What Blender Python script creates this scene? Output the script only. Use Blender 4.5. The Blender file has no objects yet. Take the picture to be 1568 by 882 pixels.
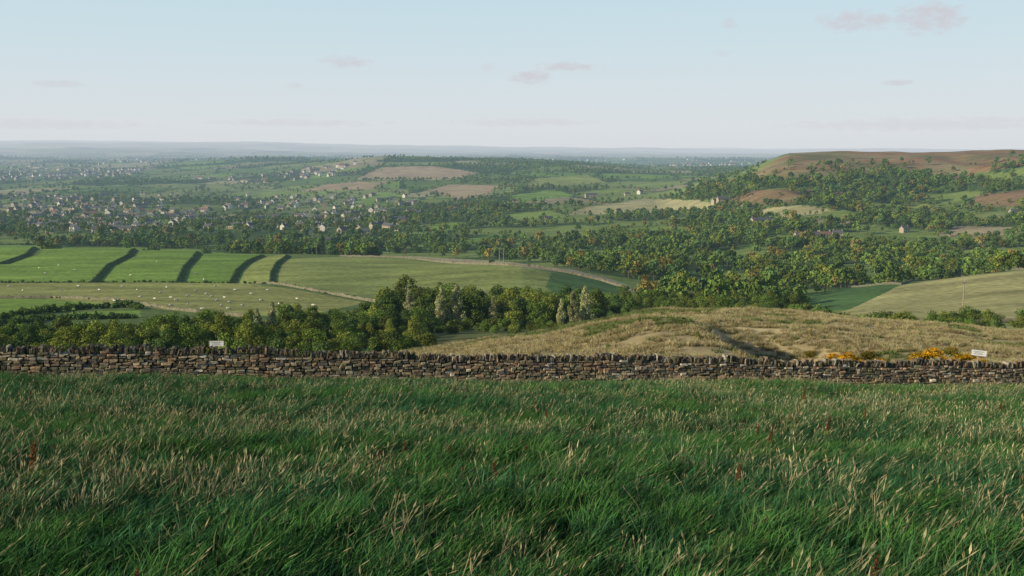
import bpy, math, numpy as np
from mathutils import Vector
rng=np.random.default_rng(7)
F=1506.0; H=231.0
PITCH=math.atan((441-H)/F); cp,sp=math.cos(PITCH),math.sin(PITCH)
scene=bpy.context.scene
# ------------------------------------------------------------------ noise
def h2(ix,iy,seed=0):
    a=(ix.astype(np.int64)+1000003).astype(np.uint64); b=(iy.astype(np.int64)+1000003).astype(np.uint64)
    m=np.uint64(0xffffffff)
    n=(a*np.uint64(374761393)+b*np.uint64(668265263)+np.uint64(seed*69069+12345))&m
    n=((n^(n>>np.uint64(13)))*np.uint64(1274126177))&m
    n=n^(n>>np.uint64(16))
    n=(n*np.uint64(2246822519))&m; n=n^(n>>np.uint64(15))
    return n.astype(np.float64)/4294967296.0
def vnoise(x,y,seed=0):
    ix=np.floor(x); iy=np.floor(y); fx=x-ix; fy=y-iy
    fx=fx*fx*(3-2*fx); fy=fy*fy*(3-2*fy)
    a=h2(ix,iy,seed);b=h2(ix+1,iy,seed);c=h2(ix,iy+1,seed);d=h2(ix+1,iy+1,seed)
    return (a*(1-fx)+b*fx)*(1-fy)+(c*(1-fx)+d*fx)*fy
def fbm(x,y,o=4,seed=0):
    s=0;a=.5;t=0
    for i in range(o):
        s=s+a*vnoise(x*2**i+i*17.3,y*2**i-i*9.1,seed+i);t+=a;a*=.5
    return s/t
def voro(x,y,seed=0):
    ix=np.floor(x);iy=np.floor(y)
    f1=np.full(x.shape,9.);f2=np.full(x.shape,9.);cid=np.zeros(x.shape)
    for dx in(-1,0,1):
        for dy in(-1,0,1):
            jx=ix+dx;jy=iy+dy
            px=jx+.1+.8*h2(jx,jy,seed);py=jy+.1+.8*h2(jx,jy,seed+5)
            d=np.hypot(px-x,py-y);c=h2(jx,jy,seed+9)
            n=d<f1
            f2=np.where(n,f1,np.minimum(f2,d));cid=np.where(n,c,cid);f1=np.where(n,d,f1)
    return f1,f2,cid
def sst(a,b,x):
    t=np.clip((x-a)/(b-a),0,1);return t*t*(3-2*t)
# ------------------------------------------------------------------ terrain profile (surveyed bearings / distances)
YS=np.array([60,80,100,130,160,200,260,330,420,520,650,800,1000,1300,1700,2200,3000,4000,5500,8000,12000,18000,27000,40000],float)
T={
-300:[573,566,558,546,530,506,482,460,434,406,380,390,376,354,333,311,290,274,258,246,236,221,217,222],
0:[575,568,560,548,532,508,484,462,436,408,378,390,376,354,333,311,290,274,258,246,236,221,217,222],
200:[577,570,562,550,535,510,484,458,434,405,380,388,374,352,330,310,288,272,254,246,236,222,218,222],
400:[579,573,565,555,540,512,484,460,436,408,388,392,374,352,332,312,290,263,243,247,238,227,220,224],
600:[582,574,563,550,538,514,484,466,440,412,392,400,378,350,326,304,270,241,252,246,240,231,225,228],
800:[584,560,536,516,518,512,494,470,434,405,410,400,375,345,315,292,263,246,253,247,241,234,227,229],
1000:[588,546,505,479,494,508,500,478,458,438,412,390,366,338,310,290,268,258,256,248,243,236,228,230],
1100:[590,544,501,477,494,510,499,479,458,438,411,388,360,322,277,275,265,258,255,248,243,236,229,230],
1200:[592,546,506,481,494,510,498,480,458,438,410,384,346,294,238,254,262,258,254,248,243,237,229,230],
1400:[596,560,524,496,500,500,488,462,432,436,412,388,346,292,235,246,255,256,253,248,243,237,229,230],
1568:[600,566,540,513,508,500,478,448,413,424,408,380,332,274,231,243,250,252,252,248,243,237,229,230],
1868:[604,570,546,522,508,496,474,440,400,405,400,370,320,264,226,238,248,252,252,248,243,237,229,230]}
US=np.array(sorted(T)); TAB=np.array([T[u] for u in US],float)
TT=np.tan(np.arctan((441-TAB)/F)-PITCH)   # slope z/Y
LY=np.log(YS)
def cr(p0,p1,p2,p3,t):
    return p1+.5*t*((p2-p0)+t*((2*p0-5*p1+4*p2-p3)+t*(3*(p1-p2)+p3-p0)))
def tab(u,Y):
    u=np.clip(u,US[0],US[-1]-1e-6);l=np.clip(np.log(np.maximum(Y,1)),LY[0],LY[-1]-1e-9)
    i=np.clip(np.searchsorted(US,u,side='right')-1,0,len(US)-2)
    j=np.clip(np.searchsorted(LY,l,side='right')-1,0,len(LY)-2)
    fu=(u-US[i])/(US[i+1]-US[i]);fu=fu*.5+.5*fu*fu*(3-2*fu); fl=(l-LY[j])/(LY[j+1]-LY[j])
    def col(ii):
        g=lambda jj:TT[ii,np.clip(jj,0,len(LY)-1)]
        return cr(g(j-1),g(j),g(j+1),g(j+2),fl)
    return col(i)*(1-fu)+col(i+1)*fu
def ywall(x): return 44.44+.2137*np.clip(x,-90,110)
def plane(x,y): return -2.6-.18*y-.025*x
BANKS=[]
def seg_sd(x,y,P):
    best=np.full(x.shape,1e9);sg=np.ones(x.shape)
    for k in range(len(P)-1):
        ax,ay=P[k];bx,by=P[k+1];dx,dy=bx-ax,by-ay;L=dx*dx+dy*dy
        t=np.clip(((x-ax)*dx+(y-ay)*dy)/L,0,1)
        qx=x-ax-t*dx;qy=y-ay-t*dy;d=np.hypot(qx,qy)
        s=np.sign(dx*qy-dy*qx);m=d<best
        best=np.where(m,d,best);sg=np.where(m,s,sg)
    return best*sg
HX,HY=23.5,90.
def terrain(x,y,banks=True):
    x=np.asarray(x,float);y=np.asarray(y,float);Y=np.maximum(y,40)
    u=784+F*x/Y*0.99
    z=tab(u,Y)*Y
    w=sst(2,20,y-ywall(x))
    n=(fbm(x/1500,y/1000,4,3)-.5)*95*sst(3800,9000,y)+(fbm(x/5000,y/2300,3,4)-.5)*190*sst(9000,19000,y)
    n=n+(fbm(x/200,y/170,4,8)-.5)*20*sst(700,1600,y)*(1-.3*sst(3000,9000,y))
    gul=1-np.abs(2*fbm(x/230+.15*y/200,y/900,3,12)-1)
    n=n+(gul-.75)*34*sst(950,1150,u)*sst(900,1200,y)*(1-sst(1450,1720,y))
    mm=sst(4,18,y-ywall(x))*(1-sst(150,220,y))
    n=n+mm*((fbm(x/7,y/3.0,3,21)-.5)*.7+(fbm(x/26,y/20,2,22)-.5)*1.2)
    # quarry scoop: steep west rim, gentle east side
    dxs=x-HX;sx_=np.where(dxs<0,4.0,8.0)
    q=(dxs/sx_)**2+((y-HY)/np.where(y<HY,16.,11.))**2
    n=n-mm*5.2*np.exp(-q**1.25)+mm*1.3*np.exp(-(((dxs+8.5)/6)**2+((y-HY-2)/14)**2))
    z=z+n
    z=z*w+plane(x,y)*(1-w)+(fbm(x/6,y/6,2,31)-.5)*.25*(1-w)
    if banks:
        for P,h in BANKS:
            xs=[p[0] for p in P];ys=[p[1] for p in P]
            m=(x>min(xs)-10)&(x<max(xs)+90)&(y>min(ys)-12)&(y<max(ys)+12)
            if m.any():
                xm=x[m];ym=y[m];sd=seg_sd(xm,ym,P)
                endf=sst(-10,0,ym-min(ys))*sst(-10,0,max(ys)-ym)
                dd=-h*np.clip(sd/2.8,0,1)*np.exp(-np.clip(sd-2.8,0,None)/28.)
                z[m]+=np.where(sd>0,dd*endf,0)
    return z
YR=np.exp(np.linspace(math.log(52),math.log(36000),1500))
def hit(u,row,ymin=52):
    """first ground point met by a sight-line with this bearing and dip"""
    a=(u-784)/F;b=(441-row)/F
    dy=cp+b*sp; dz=-sp+b*cp
    Yv=YR[YR>=ymin];X=Yv*a/dy;Z=Yv*dz/dy
    g=terrain(X,Yv,banks=False)
    k=np.where(g>=Z)[0]
    k=k[0] if len(k) else len(Yv)-1
    if k>0:
        d0=Z[k-1]-g[k-1];d1=Z[k]-g[k];t=d0/(d0-d1+1e-12) if d0>0 else 1
        yy=Yv[k-1]+(Yv[k]-Yv[k-1])*min(max(t,0),1)
    else: yy=Yv[0]
    return (yy*a/dy,yy)
def at(u,Y):
    return (u-784)/F*Y*1.01,Y
def gz(x,y): return float(terrain(np.array([float(x)]),np.array([float(y)]))[0])
bank_src=[[(90,376),(40,388),(0,402)],[(228,379),(195,389),(165,404),(140,430)],[(318,383),(295,392),(281,406),(270,430)],
          [(400,389),(376,398),(362,410),(350,431)],[(438,389),(422,399),(415,412),(412,432)]]
_b=[]
for L in bank_src:
    P=[hit(u,r,250) for u,r in L]
    _b.append((P,1.5))
BANKS.extend(_b)
# ------------------------------------------------------------------ fields
GB=(.18,.28,.055);GO=(.27,.28,.095);GL=(.28,.32,.09);PT=(.40,.37,.19)
MOOR=[(.27,.165,.085),(.20,.14,.075),(.23,.155,.09)]
fields=[
 ([(-150,459),(0,457),(70,458),(170,461),(200,468),(110,474),(0,487),(-150,492)],GB,0,200),
 ([(70,489),(115,477),(215,475),(215,486)],GB,0,180),
 ([(-200,433),(370,433),(450,443),(560,463),(480,481),(380,484),(215,471),(60,456),(-200,456)],GO,0,200),
 ([(-150,376),(78,376),(0,401),(-150,412)],GB,0,300),
 ([(90,377),(226,379),(163,404),(138,431),(-150,431),(-150,418),(0,405)],GB,0,300),
 ([(230,379),(316,383),(280,405),(268,431),(142,431),(167,405)],GB,0,300),
 ([(320,383),(399,389),(361,409),(348,431),(273,431),(283,407)],(.16,.26,.05),0,300),
 ([(402,389),(437,389),(414,411),(411,432),(352,431),(364,411)],GL,0,300),
 ([(440,390),(560,393),(700,400),(800,409),(860,420),(880,440),(800,452),(600,463),(500,447),(416,433),(417,412)],(.23,.27,.085),0,250),
 ([(845,416),(880,418),(960,438),(990,466),(870,460),(835,440)],(.09,.16,.05),0,250),  # right-facing end of the hump, its shade painted in as darker green
 ([(520,388),(640,393),(780,401),(870,412),(925,424),(960,436),(978,450),(955,441),(920,430),(868,418),(780,407),(640,397)],(.38,.33,.21),0,250),
 ([(1700,404),(1568,414),(1470,423),(1380,437),(1300,474),(1250,488),(1568,492),(1700,492)],(.36,.34,.15),0,150),
 ([(1235,452),(1300,440),(1380,436),(1300,473),(1235,478)],(.08,.15,.05),0,150),  # hill foot, cast shadow of the wood painted in as darker green
 ([(1390,496),(1700,493),(1700,530),(1568,514),(1480,505)],(.29,.31,.12),0,150),
 ([(625,354),(690,340),(745,342),(655,358)],GB,1,700),
 ([(690,370),(740,358),(800,362),(730,376)],(.14,.22,.05),1,600),
 ([(520,312),(590,293),(622,300),(545,321)],GB,1,900),
 ([(865,330),(900,316),(985,304),(1060,306),(1105,314),(1085,326),(990,326)],PT,1,900),
 ([(1130,334),(1180,318),(1225,314),(1285,322),(1210,334)],PT,1,800),
 ([(545,274),(585,256),(660,254),(735,264),(690,276)],(.38,.29,.19),1,1500),
 ([(455,294),(505,281),(600,278),(570,290)],(.35,.27,.17),1,1500),
 ([(655,292),(690,282),(775,284),(740,300),(700,306)],(.36,.28,.18),1,1500),
 ([(820,273),(900,268),(930,280),(800,287)],GL,1,1500),
 ([(770,300),(850,290),(880,300),(800,310)],GB,1,1200),
 ([(1405,392),(1480,382),(1640,376),(1640,390),(1470,400)],(.19,.25,.07),1,550),
 ([(1430,362),(1465,346),(1640,350),(1500,364)],(.35,.29,.18),1,600),
 ([(1350,326),(1415,310),(1435,318),(1390,330)],GL,1,700),
 ([(1215,348),(1250,335),(1310,340),(1265,350)],(.30,.27,.15),1,700),
 ([(1140,274),(1205,236),(1300,224),(1900,216),(1900,258),(1540,256),(1450,274),(1380,262),(1300,268),(1200,276)],MOOR[0],0,900),
 ([(1100,312),(1150,292),(1230,288),(1310,294),(1240,308),(1180,314)],MOOR[1],0,900),
 ([(1470,318),(1500,298),(1640,284),(1640,300),(1560,316)],MOOR[2],0,700),
 ([(-100,318),(60,311),(92,318),(0,328),(-100,330)],(.28,.28,.14),1,900),
 ([(150,352),(260,341),(300,344),(200,358)],(.15,.22,.05),1,800),
 ([(440,322),(500,316),(530,322),(470,330)],(.22,.24,.09),1,900),
 ([(940,352),(1010,344),(1050,350),(980,362)],(.18,.26,.06),1,600),
 ([(1160,365),(1210,358),(1230,368),(1180,376)],(.18,.24,.06),1,600),
 ([(1300,372),(1360,366),(1390,376),(1320,384)],(.20,.26,.07),1,600),
 ([(760,330),(840,322),(870,332),(790,342)],(.20,.28,.07),1,900),
 ([(1440,335),(1520,324),(1640,322),(1640,334),(1500,342)],(.20,.24,.08),1,700),
 ([(20,364),(120,358),(170,364),(80,371)],(.13,.2,.05),1,700),
 ([(340,296),(430,288),(470,298),(390,306)],(.19,.26,.07),1,1500),
 ([(200,300),(270,293),(300,300),(230,306)],(.22,.25,.09),1,1500),
 ([(870,296),(940,288),(1000,292),(930,301)],(.20,.27,.07),1,1500),
]
FP=[]
def densify(L,n=4):
    o=[]
    for k in range(len(L)):
        a=L[k];b=L[(k+1)%len(L)]
        for i in range(n): t=i/n;o.append((a[0]+(b[0]-a[0])*t,a[1]+(b[1]-a[1])*t))
    return o
for L,c,hd,ym in fields:
    FP.append((np.array([hit(u,r,ym) for u,r in densify(L,3)]),c,hd))
def inpoly(x,y,P):
    r=np.zeros(x.shape,bool);bb=(x>P[:,0].min())&(x<P[:,0].max())&(y>P[:,1].min())&(y<P[:,1].max())
    if not bb.any(): return r
    xx=x[bb];yy=y[bb];c=np.zeros(xx.shape,bool);n=len(P);j=n-1
    for i in range(n):
        xi,yi=P[i];xj,yj=P[j]
        if yi!=yj:
            k=((yi>yy)!=(yj>yy))&(xx<(xj-xi)*(yy-yi)/(yj-yi)+xi);c^=k
        j=i
    r[bb]=c;return r
# ------------------------------------------------------------------ material helpers
def newmat(name):
    m=bpy.data.materials.new(name);m.use_nodes=True
    m.node_tree.nodes.clear();m.cycles.emission_sampling='NONE';return m,m.node_tree.nodes,m.node_tree.links
def N(ns,t,**k):
    n=ns.new(t)
    for a,b in k.items(): setattr(n,a,b)
    return n
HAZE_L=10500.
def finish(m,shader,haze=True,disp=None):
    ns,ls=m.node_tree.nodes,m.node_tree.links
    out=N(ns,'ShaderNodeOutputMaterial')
    if haze:  # aerial haze painted in: surfaces emit haze colour, growing with distance from origin
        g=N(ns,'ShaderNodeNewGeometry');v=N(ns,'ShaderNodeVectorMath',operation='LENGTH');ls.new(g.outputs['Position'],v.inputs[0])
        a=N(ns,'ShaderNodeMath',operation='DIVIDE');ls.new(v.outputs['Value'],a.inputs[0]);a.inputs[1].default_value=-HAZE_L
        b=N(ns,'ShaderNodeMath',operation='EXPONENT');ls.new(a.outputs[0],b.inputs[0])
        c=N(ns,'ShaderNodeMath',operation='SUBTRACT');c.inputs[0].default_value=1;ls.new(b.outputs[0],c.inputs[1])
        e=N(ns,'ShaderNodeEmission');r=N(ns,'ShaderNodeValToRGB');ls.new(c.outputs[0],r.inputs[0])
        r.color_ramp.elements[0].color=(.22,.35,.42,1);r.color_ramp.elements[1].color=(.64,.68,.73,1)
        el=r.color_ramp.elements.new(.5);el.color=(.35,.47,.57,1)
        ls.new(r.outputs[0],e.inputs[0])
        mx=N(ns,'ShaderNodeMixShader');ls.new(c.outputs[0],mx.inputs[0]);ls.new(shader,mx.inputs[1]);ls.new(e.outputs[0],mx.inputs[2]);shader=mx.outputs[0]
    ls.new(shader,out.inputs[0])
def bsdf(ns,rough=.9):
    b=N(ns,'ShaderNodeBsdfPrincipled');b.inputs['Roughness'].default_value=rough
    b.inputs['Specular IOR Level'].default_value=.2;return b
def simple(name,col,rough=.85,var=.25,scale=3.,haze=False,metal=0):
    m,ns,ls=newmat(name);b=bsdf(ns,rough);b.inputs['Metallic'].default_value=metal
    tc=N(ns,'ShaderNodeTexCoord');nz=N(ns,'ShaderNodeTexNoise');nz.inputs['Scale'].default_value=scale;nz.inputs['Detail'].default_value=5
    ls.new(tc.outputs['Object'],nz.inputs['Vector'])
    r=N(ns,'ShaderNodeValToRGB');ls.new(nz.outputs[0],r.inputs[0])
    r.color_ramp.elements[0].position=.3;r.color_ramp.elements[1].position=.7
    r.color_ramp.elements[0].color=tuple(c*(1-var) for c in col)+(1,);r.color_ramp.elements[1].color=tuple(min(1,c*(1+var)) for c in col)+(1,)
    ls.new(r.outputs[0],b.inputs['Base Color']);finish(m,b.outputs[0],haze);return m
def leafmat(name,haze=True,transl=.3,autumn=.5,tint=(1.9,1.15,.55),gain=1.,var=(.7,1.35)):
    m,ns,ls=newmat(name);at_=N(ns,'ShaderNodeAttribute',attribute_name='Col')
    oi=N(ns,'ShaderNodeObjectInfo')
    mr=N(ns,'ShaderNodeMapRange');ls.new(oi.outputs['Random'],mr.inputs[0]);mr.inputs[3].default_value=var[0]*gain;mr.inputs[4].default_value=var[1]*gain
    sc=N(ns,'ShaderNodeVectorMath',operation='SCALE');ls.new(at_.outputs['Color'],sc.inputs[0]);ls.new(mr.outputs[0],sc.inputs['Scale'])
    m7=N(ns,'ShaderNodeMath',operation='MULTIPLY');ls.new(oi.outputs['Random'],m7.inputs[0]);m7.inputs[1].default_value=37.7
    fr=N(ns,'ShaderNodeMath',operation='FRACT');ls.new(m7.outputs[0],fr.inputs[0])
    pw=N(ns,'ShaderNodeMath',operation='POWER');ls.new(fr.outputs[0],pw.inputs[0]);pw.inputs[1].default_value=2.5
    ml=N(ns,'ShaderNodeMath',operation='MULTIPLY');ls.new(pw.outputs[0],ml.inputs[0]);ml.inputs[1].default_value=autumn
    tv=N(ns,'ShaderNodeVectorMath',operation='MULTIPLY');ls.new(sc.outputs[0],tv.inputs[0]);tv.inputs[1].default_value=tint
    mx=N(ns,'ShaderNodeMix',data_type='RGBA');ls.new(ml.outputs[0],mx.inputs[0]);ls.new(sc.outputs[0],mx.inputs[6]);ls.new(tv.outputs[0],mx.inputs[7])
    d=N(ns,'ShaderNodeBsdfDiffuse');ls.new(mx.outputs[2],d.inputs[0])
    if transl>0:
        t=N(ns,'ShaderNodeBsdfTranslucent');ls.new(mx.outputs[2],t.inputs[0])
        ms=N(ns,'ShaderNodeMixShader');ms.inputs[0].default_value=transl;ls.new(d.outputs[0],ms.inputs[1]);ls.new(t.outputs[0],ms.inputs[2]);o=ms.outputs[0]
    else: o=d.outputs[0]
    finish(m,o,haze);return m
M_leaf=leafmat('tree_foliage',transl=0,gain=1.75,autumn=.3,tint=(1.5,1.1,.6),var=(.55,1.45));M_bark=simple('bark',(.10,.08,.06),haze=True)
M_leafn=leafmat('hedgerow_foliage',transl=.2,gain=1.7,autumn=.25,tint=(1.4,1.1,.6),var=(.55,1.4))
M_grass=leafmat('grass_blades',False,.25,.25,(1.4,1.1,.7))
M_tus=leafmat('dry_grass',False,.2,.3,(.6,1.0,.6))
M_gorse=leafmat('gorse_foliage',False,.2,.1)
# ------------------------------------------------------------------ mesh accumulate
class MB:
    def __init__(s): s.v=[];s.f=[];s.m=[];s.c=[];s.n=0
    def add(s,v,f,mat=0,c=(.5,.5,.5)):
        v=np.asarray(v,float);s.v.append(v)
        for q in f: s.f.append(tuple(int(i)+s.n for i in q));s.m.append(mat)
        c=np.asarray(c,float)
        if c.ndim==1: c=np.tile(c,(len(v),1))
        s.c.append(c);s.n+=len(v)
    def mesh(s,name,mats,smooth=False):
        me=bpy.data.meshes.new(name);V=np.vstack(s.v);me.from_pydata(V.tolist(),[],s.f)
        for m in mats: me.materials.append(m)
        me.polygons.foreach_set('material_index',s.m)
        if smooth: me.polygons.foreach_set('use_smooth',[True]*len(s.f))
        a=me.color_attributes.new('Col','FLOAT_COLOR','POINT');C=np.vstack(s.c);C=np.hstack([C,np.ones((len(C),1))])
        a.data.foreach_set('color',C.ravel());me.update();return me
def box(b,c,s,mat=0,col=(.5,.5,.5),rz=0):
    x,y,z=s[0]/2,s[1]/2,s[2]/2
    v=np.array([[i,j,k] for k in(-z,z) for i,j in((-x,-y),(x,-y),(x,y),(-x,y))])
    cc,ss=math.cos(rz),math.sin(rz);v=np.stack([v[:,0]*cc-v[:,1]*ss,v[:,0]*ss+v[:,1]*cc,v[:,2]],1)+np.array(c)
    b.add(v,[(0,3,2,1),(4,5,6,7),(0,1,5,4),(1,2,6,5),(2,3,7,6),(3,0,4,7)],mat,col)
def tube(b,pts,rad,k=6,mat=0,col=(.5,.5,.5)):
    pts=np.array(pts,float);n=len(pts);V=[]
    for i in range(n):
        d=pts[min(i+1,n-1)]-pts[max(i-1,0)];d/=np.linalg.norm(d)+1e-9
        a=np.cross(d,[0,0,1]) if abs(d[2])<.9 else np.cross(d,[0,1,0])
        a/=np.linalg.norm(a);c=np.cross(d,a);r=rad[i]
        r2=r if np.isscalar(r) else r[0];r3=r if np.isscalar(r) else r[1]
        for j in range(k):
            t=2*math.pi*j/k;V.append(pts[i]+a*math.cos(t)*r2+c*math.sin(t)*r3)
    f=[]
    for i in range(n-1):
        for j in range(k):
            f.append((i*k+j,i*k+(j+1)%k,(i+1)*k+(j+1)%k,(i+1)*k+j))
    f.append(tuple(range(k))[::-1]);f.append(tuple(range((n-1)*k,n*k)))
    b.add(V,f,mat,col)
def leaves(b,r,centers,radii,n,size,col,cvar=.35,squash=.8,mat=0,inner=.35):
    centers=np.array(centers,float);radii=np.array(radii,float)
    w=radii**2;k=r.choice(len(radii),n,p=w/w.sum())
    d=r.normal(size=(n,3));d/=np.linalg.norm(d,axis=1)[:,None]
    rr=radii[k]*(1-inner*r.random(n)**1.5)*(1+.12*r.normal(size=n))
    P=centers[k]+d*rr[:,None]*np.array([1,1,squash])
    nn=d+.5*r.normal(size=(n,3));nn/=np.linalg.norm(nn,axis=1)[:,None]
    a=np.cross(nn,r.normal(size=(n,3)));a/=np.linalg.norm(a,axis=1)[:,None]+1e-9;c=np.cross(nn,a)
    s=size*(.6+.8*r.random(n))[:,None]
    V=np.stack([P-a*s*.6,P-c*s*.38+a*s*.05,P+a*s*.6,P+c*s*.38+a*s*.1],1).reshape(-1,3)
    base=np.arange(n)*4
    lobev=.8+.4*r.random(len(radii))
    val=(1-cvar+2*cvar*r.random(n))*lobev[k]
    hue=r.random(n)
    C=np.array(col)[None,:]*val[:,None]*(1+np.stack([.35*(hue-.3),.1*(hue-.5),-.2*hue],1))
    b.add(V,[(i,i+1,i+2,i+3) for i in base],mat,np.repeat(np.clip(C,0,1),4,axis=0))
def make_tree(name,seed,h,w,nl,lsize,col,nlobes=16,trunkh=.25,squash=.8,k=5,mat=None):
    r=np.random.default_rng(seed);b=MB()
    tube(b,[(0,0,-.6),(0.05*h*.2,0,h*.2),(r.normal()*.03*h,r.normal()*.03*h,h*.5),(0,0,h*.8)],[h*.035,h*.026,h*.018,h*.006],k,1)
    cs=[];rs=[]
    for i in range(nlobes):
        t=r.random();zc=h*(trunkh+.13+(.9-trunkh-.13)*t)
        prof=math.sin(math.pi*min(1,max(.12,(t*.8+.18))))**.7
        ang=r.random()*6.28;rad=w*.5*prof*(.25+.6*r.random())
        lr=w*(.13+.13*r.random())*(1.1-.35*t)
        cs.append((math.cos(ang)*rad,math.sin(ang)*rad,min(zc,h-lr*.8)));rs.append(lr)
        if i%2==0:
            z0=h*(.18+.35*r.random());tube(b,[(0,0,z0),(cs[-1][0]*.5,cs[-1][1]*.5,(z0+zc)/2+.02*h),cs[-1]],[h*.014,h*.009,h*.003],4,1)
    leaves(b,r,cs,rs,nl,lsize,col,squash=squash)
    return bpy.data.objects.new(name,b.mesh(name,[mat or M_leaf,M_bark]))
def make_bush(name,seed,h,w,nl,lsize,col,mat=None,extra=None):
    r=np.random.default_rng(seed);b=MB();cs=[];rs=[]
    for i in range(9):
        a=r.random()*6.28;q=w*.36*r.random();lr=w*(.16+.12*r.random())
        cs.append((math.cos(a)*q,math.sin(a)*q,h*(.2+.5*r.random())));rs.append(lr)
        tube(b,[(0,0,-.2),(cs[-1][0]*.6,cs[-1][1]*.6,cs[-1][2]*.6),cs[-1]],[.05*w/3,.03*w/3,.01],4,1)
    leaves(b,r,cs,rs,nl,lsize,col,inner=.5)
    if extra is not None: leaves(b,r,[(c[0],c[1],c[2]+.06) for c in cs],[q*1.06 for q in rs],int(nl*extra[1]),lsize*.8,extra[0],inner=.1)
    return bpy.data.objects.new(name,b.mesh(name,[mat or M_leafn,M_bark]))
def coll(name,objs):
    c=bpy.data.collections.new(name)
    for o in objs: c.objects.link(o)
    return c
def scatter(name,pts,rot,scl,idx,col):
    me=bpy.data.meshes.new(name);n=len(pts)
    me.vertices.add(n);me.vertices.foreach_set('co',np.asarray(pts,np.float32).ravel())
    a=me.attributes.new('rot','FLOAT_VECTOR','POINT');a.data.foreach_set('vector',np.asarray(rot,np.float32).ravel())
    a=me.attributes.new('scl','FLOAT_VECTOR','POINT');a.data.foreach_set('vector',np.asarray(scl,np.float32).ravel())
    a=me.attributes.new('idx','INT','POINT');a.data.foreach_set('value',np.asarray(idx,np.int32))
    me.update();ob=bpy.data.objects.new(name,me);scene.collection.objects.link(ob)
    g=bpy.data.node_groups.new(name+'_gn','GeometryNodeTree')
    g.interface.new_socket('Geometry',in_out='INPUT',socket_type='NodeSocketGeometry');g.interface.new_socket('Geometry',in_out='OUTPUT',socket_type='NodeSocketGeometry')
    i=g.nodes.new('NodeGroupInput');o=g.nodes.new('NodeGroupOutput');ip=g.nodes.new('GeometryNodeInstanceOnPoints')
    ci=g.nodes.new('GeometryNodeCollectionInfo');ci.inputs[0].default_value=col
    ci.inputs['Separate Children'].default_value=True;ci.inputs['Reset Children'].default_value=True
    def na(nm,t):
        q=g.nodes.new('GeometryNodeInputNamedAttribute');q.data_type=t;q.inputs['Name'].default_value=nm
        return [s for s in q.outputs if s.enabled and s.name=='Attribute'][0]
    e=g.nodes.new('FunctionNodeEulerToRotation');L=g.links.new
    L(i.outputs[0],ip.inputs['Points']);L(ci.outputs[0],ip.inputs['Instance']);ip.inputs['Pick Instance'].default_value=True
    L(na('idx','INT'),ip.inputs['Instance Index']);L(na('rot','FLOAT_VECTOR'),e.inputs[0]);L(e.outputs[0],ip.inputs['Rotation'])
    L(na('scl','FLOAT_VECTOR'),ip.inputs['Scale']);L(ip.outputs[0],o.inputs[0])
    md=ob.modifiers.new('scatter','NODES');md.node_group=g
    return ob
def link(o): scene.collection.objects.link(o);return o
def scat_xy(name,x,y,scale,idx,col,sink=0.,tilt=.0):
    n=len(x);z=terrain(x,y)-sink
    rot=np.stack([tilt*rng.normal(size=n),tilt*rng.normal(size=n),rng.random(n)*6.283],1)
    sc=np.asarray(scale,float)
    if sc.ndim==1: sc=np.stack([sc*(.85+.3*rng.random(n)),sc*(.85+.3*rng.random(n)),sc*(.8+.4*rng.random(n))],1)
    return scatter(name,np.stack([x,y,z],1),rot,sc,idx,col)
# ------------------------------------------------------------------ terrain mesh
s_in=np.linspace(-.62,.62,800);s_out=np.linspace(.63,1.25,50)
S=np.concatenate([-s_out[::-1],s_in,s_out])
Yg=np.concatenate([np.linspace(-12,30,40,endpoint=False),np.linspace(30,60,40,endpoint=False),np.exp(np.linspace(math.log(60),math.log(700),540,endpoint=False)),np.exp(np.linspace(math.log(700),math.log(40000),480))])
nS,nY=len(S),len(Yg)
GX=S[None,:]*(Yg[:,None]+15);GY=np.repeat(Yg[:,None],nS,1);x=GX.ravel();y=GY.ravel()
z=terrain(x,y)
U=784+F*x/np.maximum(y,40)*.99
VS=250.
def cells(x,y):
    wx=x+70*(fbm(x/300,y/300,2,50)-.5);wy=y+70*(fbm(x/300,y/300,2,51)-.5)
    return wx,wy
wx,wy=cells(x,y)
pal=np.array([GB,(.14,.21,.06),(.21,.25,.09),(.06,.10,.035),(.055,.09,.035),(.33,.31,.17),(.12,.18,.05),(.20,.26,.08),(.29,.25,.15),(.15,.2,.06)])
def patch(sc,seed):
    f1,f2,cid=voro(wx/sc,wy/sc,seed);return f2-f1,pal[(cid*9.99).astype(int)]
e1,c1=patch(VS,2);e2,c2=patch(480.,3)
C=np.where((y<5000)[:,None],c1,c2)
edge=np.where(y<5000,e1,e2)
C=np.where((edge<.05)[:,None],np.array([.05,.08,.03]),C)
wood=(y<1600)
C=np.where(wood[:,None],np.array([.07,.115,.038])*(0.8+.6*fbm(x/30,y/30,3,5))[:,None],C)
def glade(x,y,u): return fbm(x/90,y/60,3,61)>np.where((u>1050)&(y>950),.59,np.where(u<850,.52,.54))
opn=wood&glade(x,y,U);C[opn]=np.array([.18,.24,.068])
beh=(y>ywall(x))&(y<230);ng=fbm(x/14,y/8,3,9)[:,None]
tan=np.array([.40,.325,.18])*(.75+.5*ng);gg=np.array([.14,.16,.06])*(.8+.4*ng)
lf=(sst(380,640,U)*(1-sst(128,150,y+8*(fbm(x/10,y/10,2,71)-.5))))[:,None]
mixc=(gg*.75*(1-lf)+tan*lf)  # green beside and behind the mound darkened, slope shadow painted into the colour
gp=sst(.56,.70,fbm(x/12+3,y/12,3,14))[:,None]*.7
mixc=mixc*(1-gp)+np.array([.17,.2,.075])*gp
C=np.where(beh[:,None],mixc,C)
darkb=beh&(U<430+ (fbm(x/10,y/10,2,77)-.5)*120);C[darkb]=np.array([.07,.10,.04])
def holq(x,y): return ((x-HX)/np.where(x<HX,4.6,5.5))**2+((y-HY)/np.where(y<HY,16.,10.))**2
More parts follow.
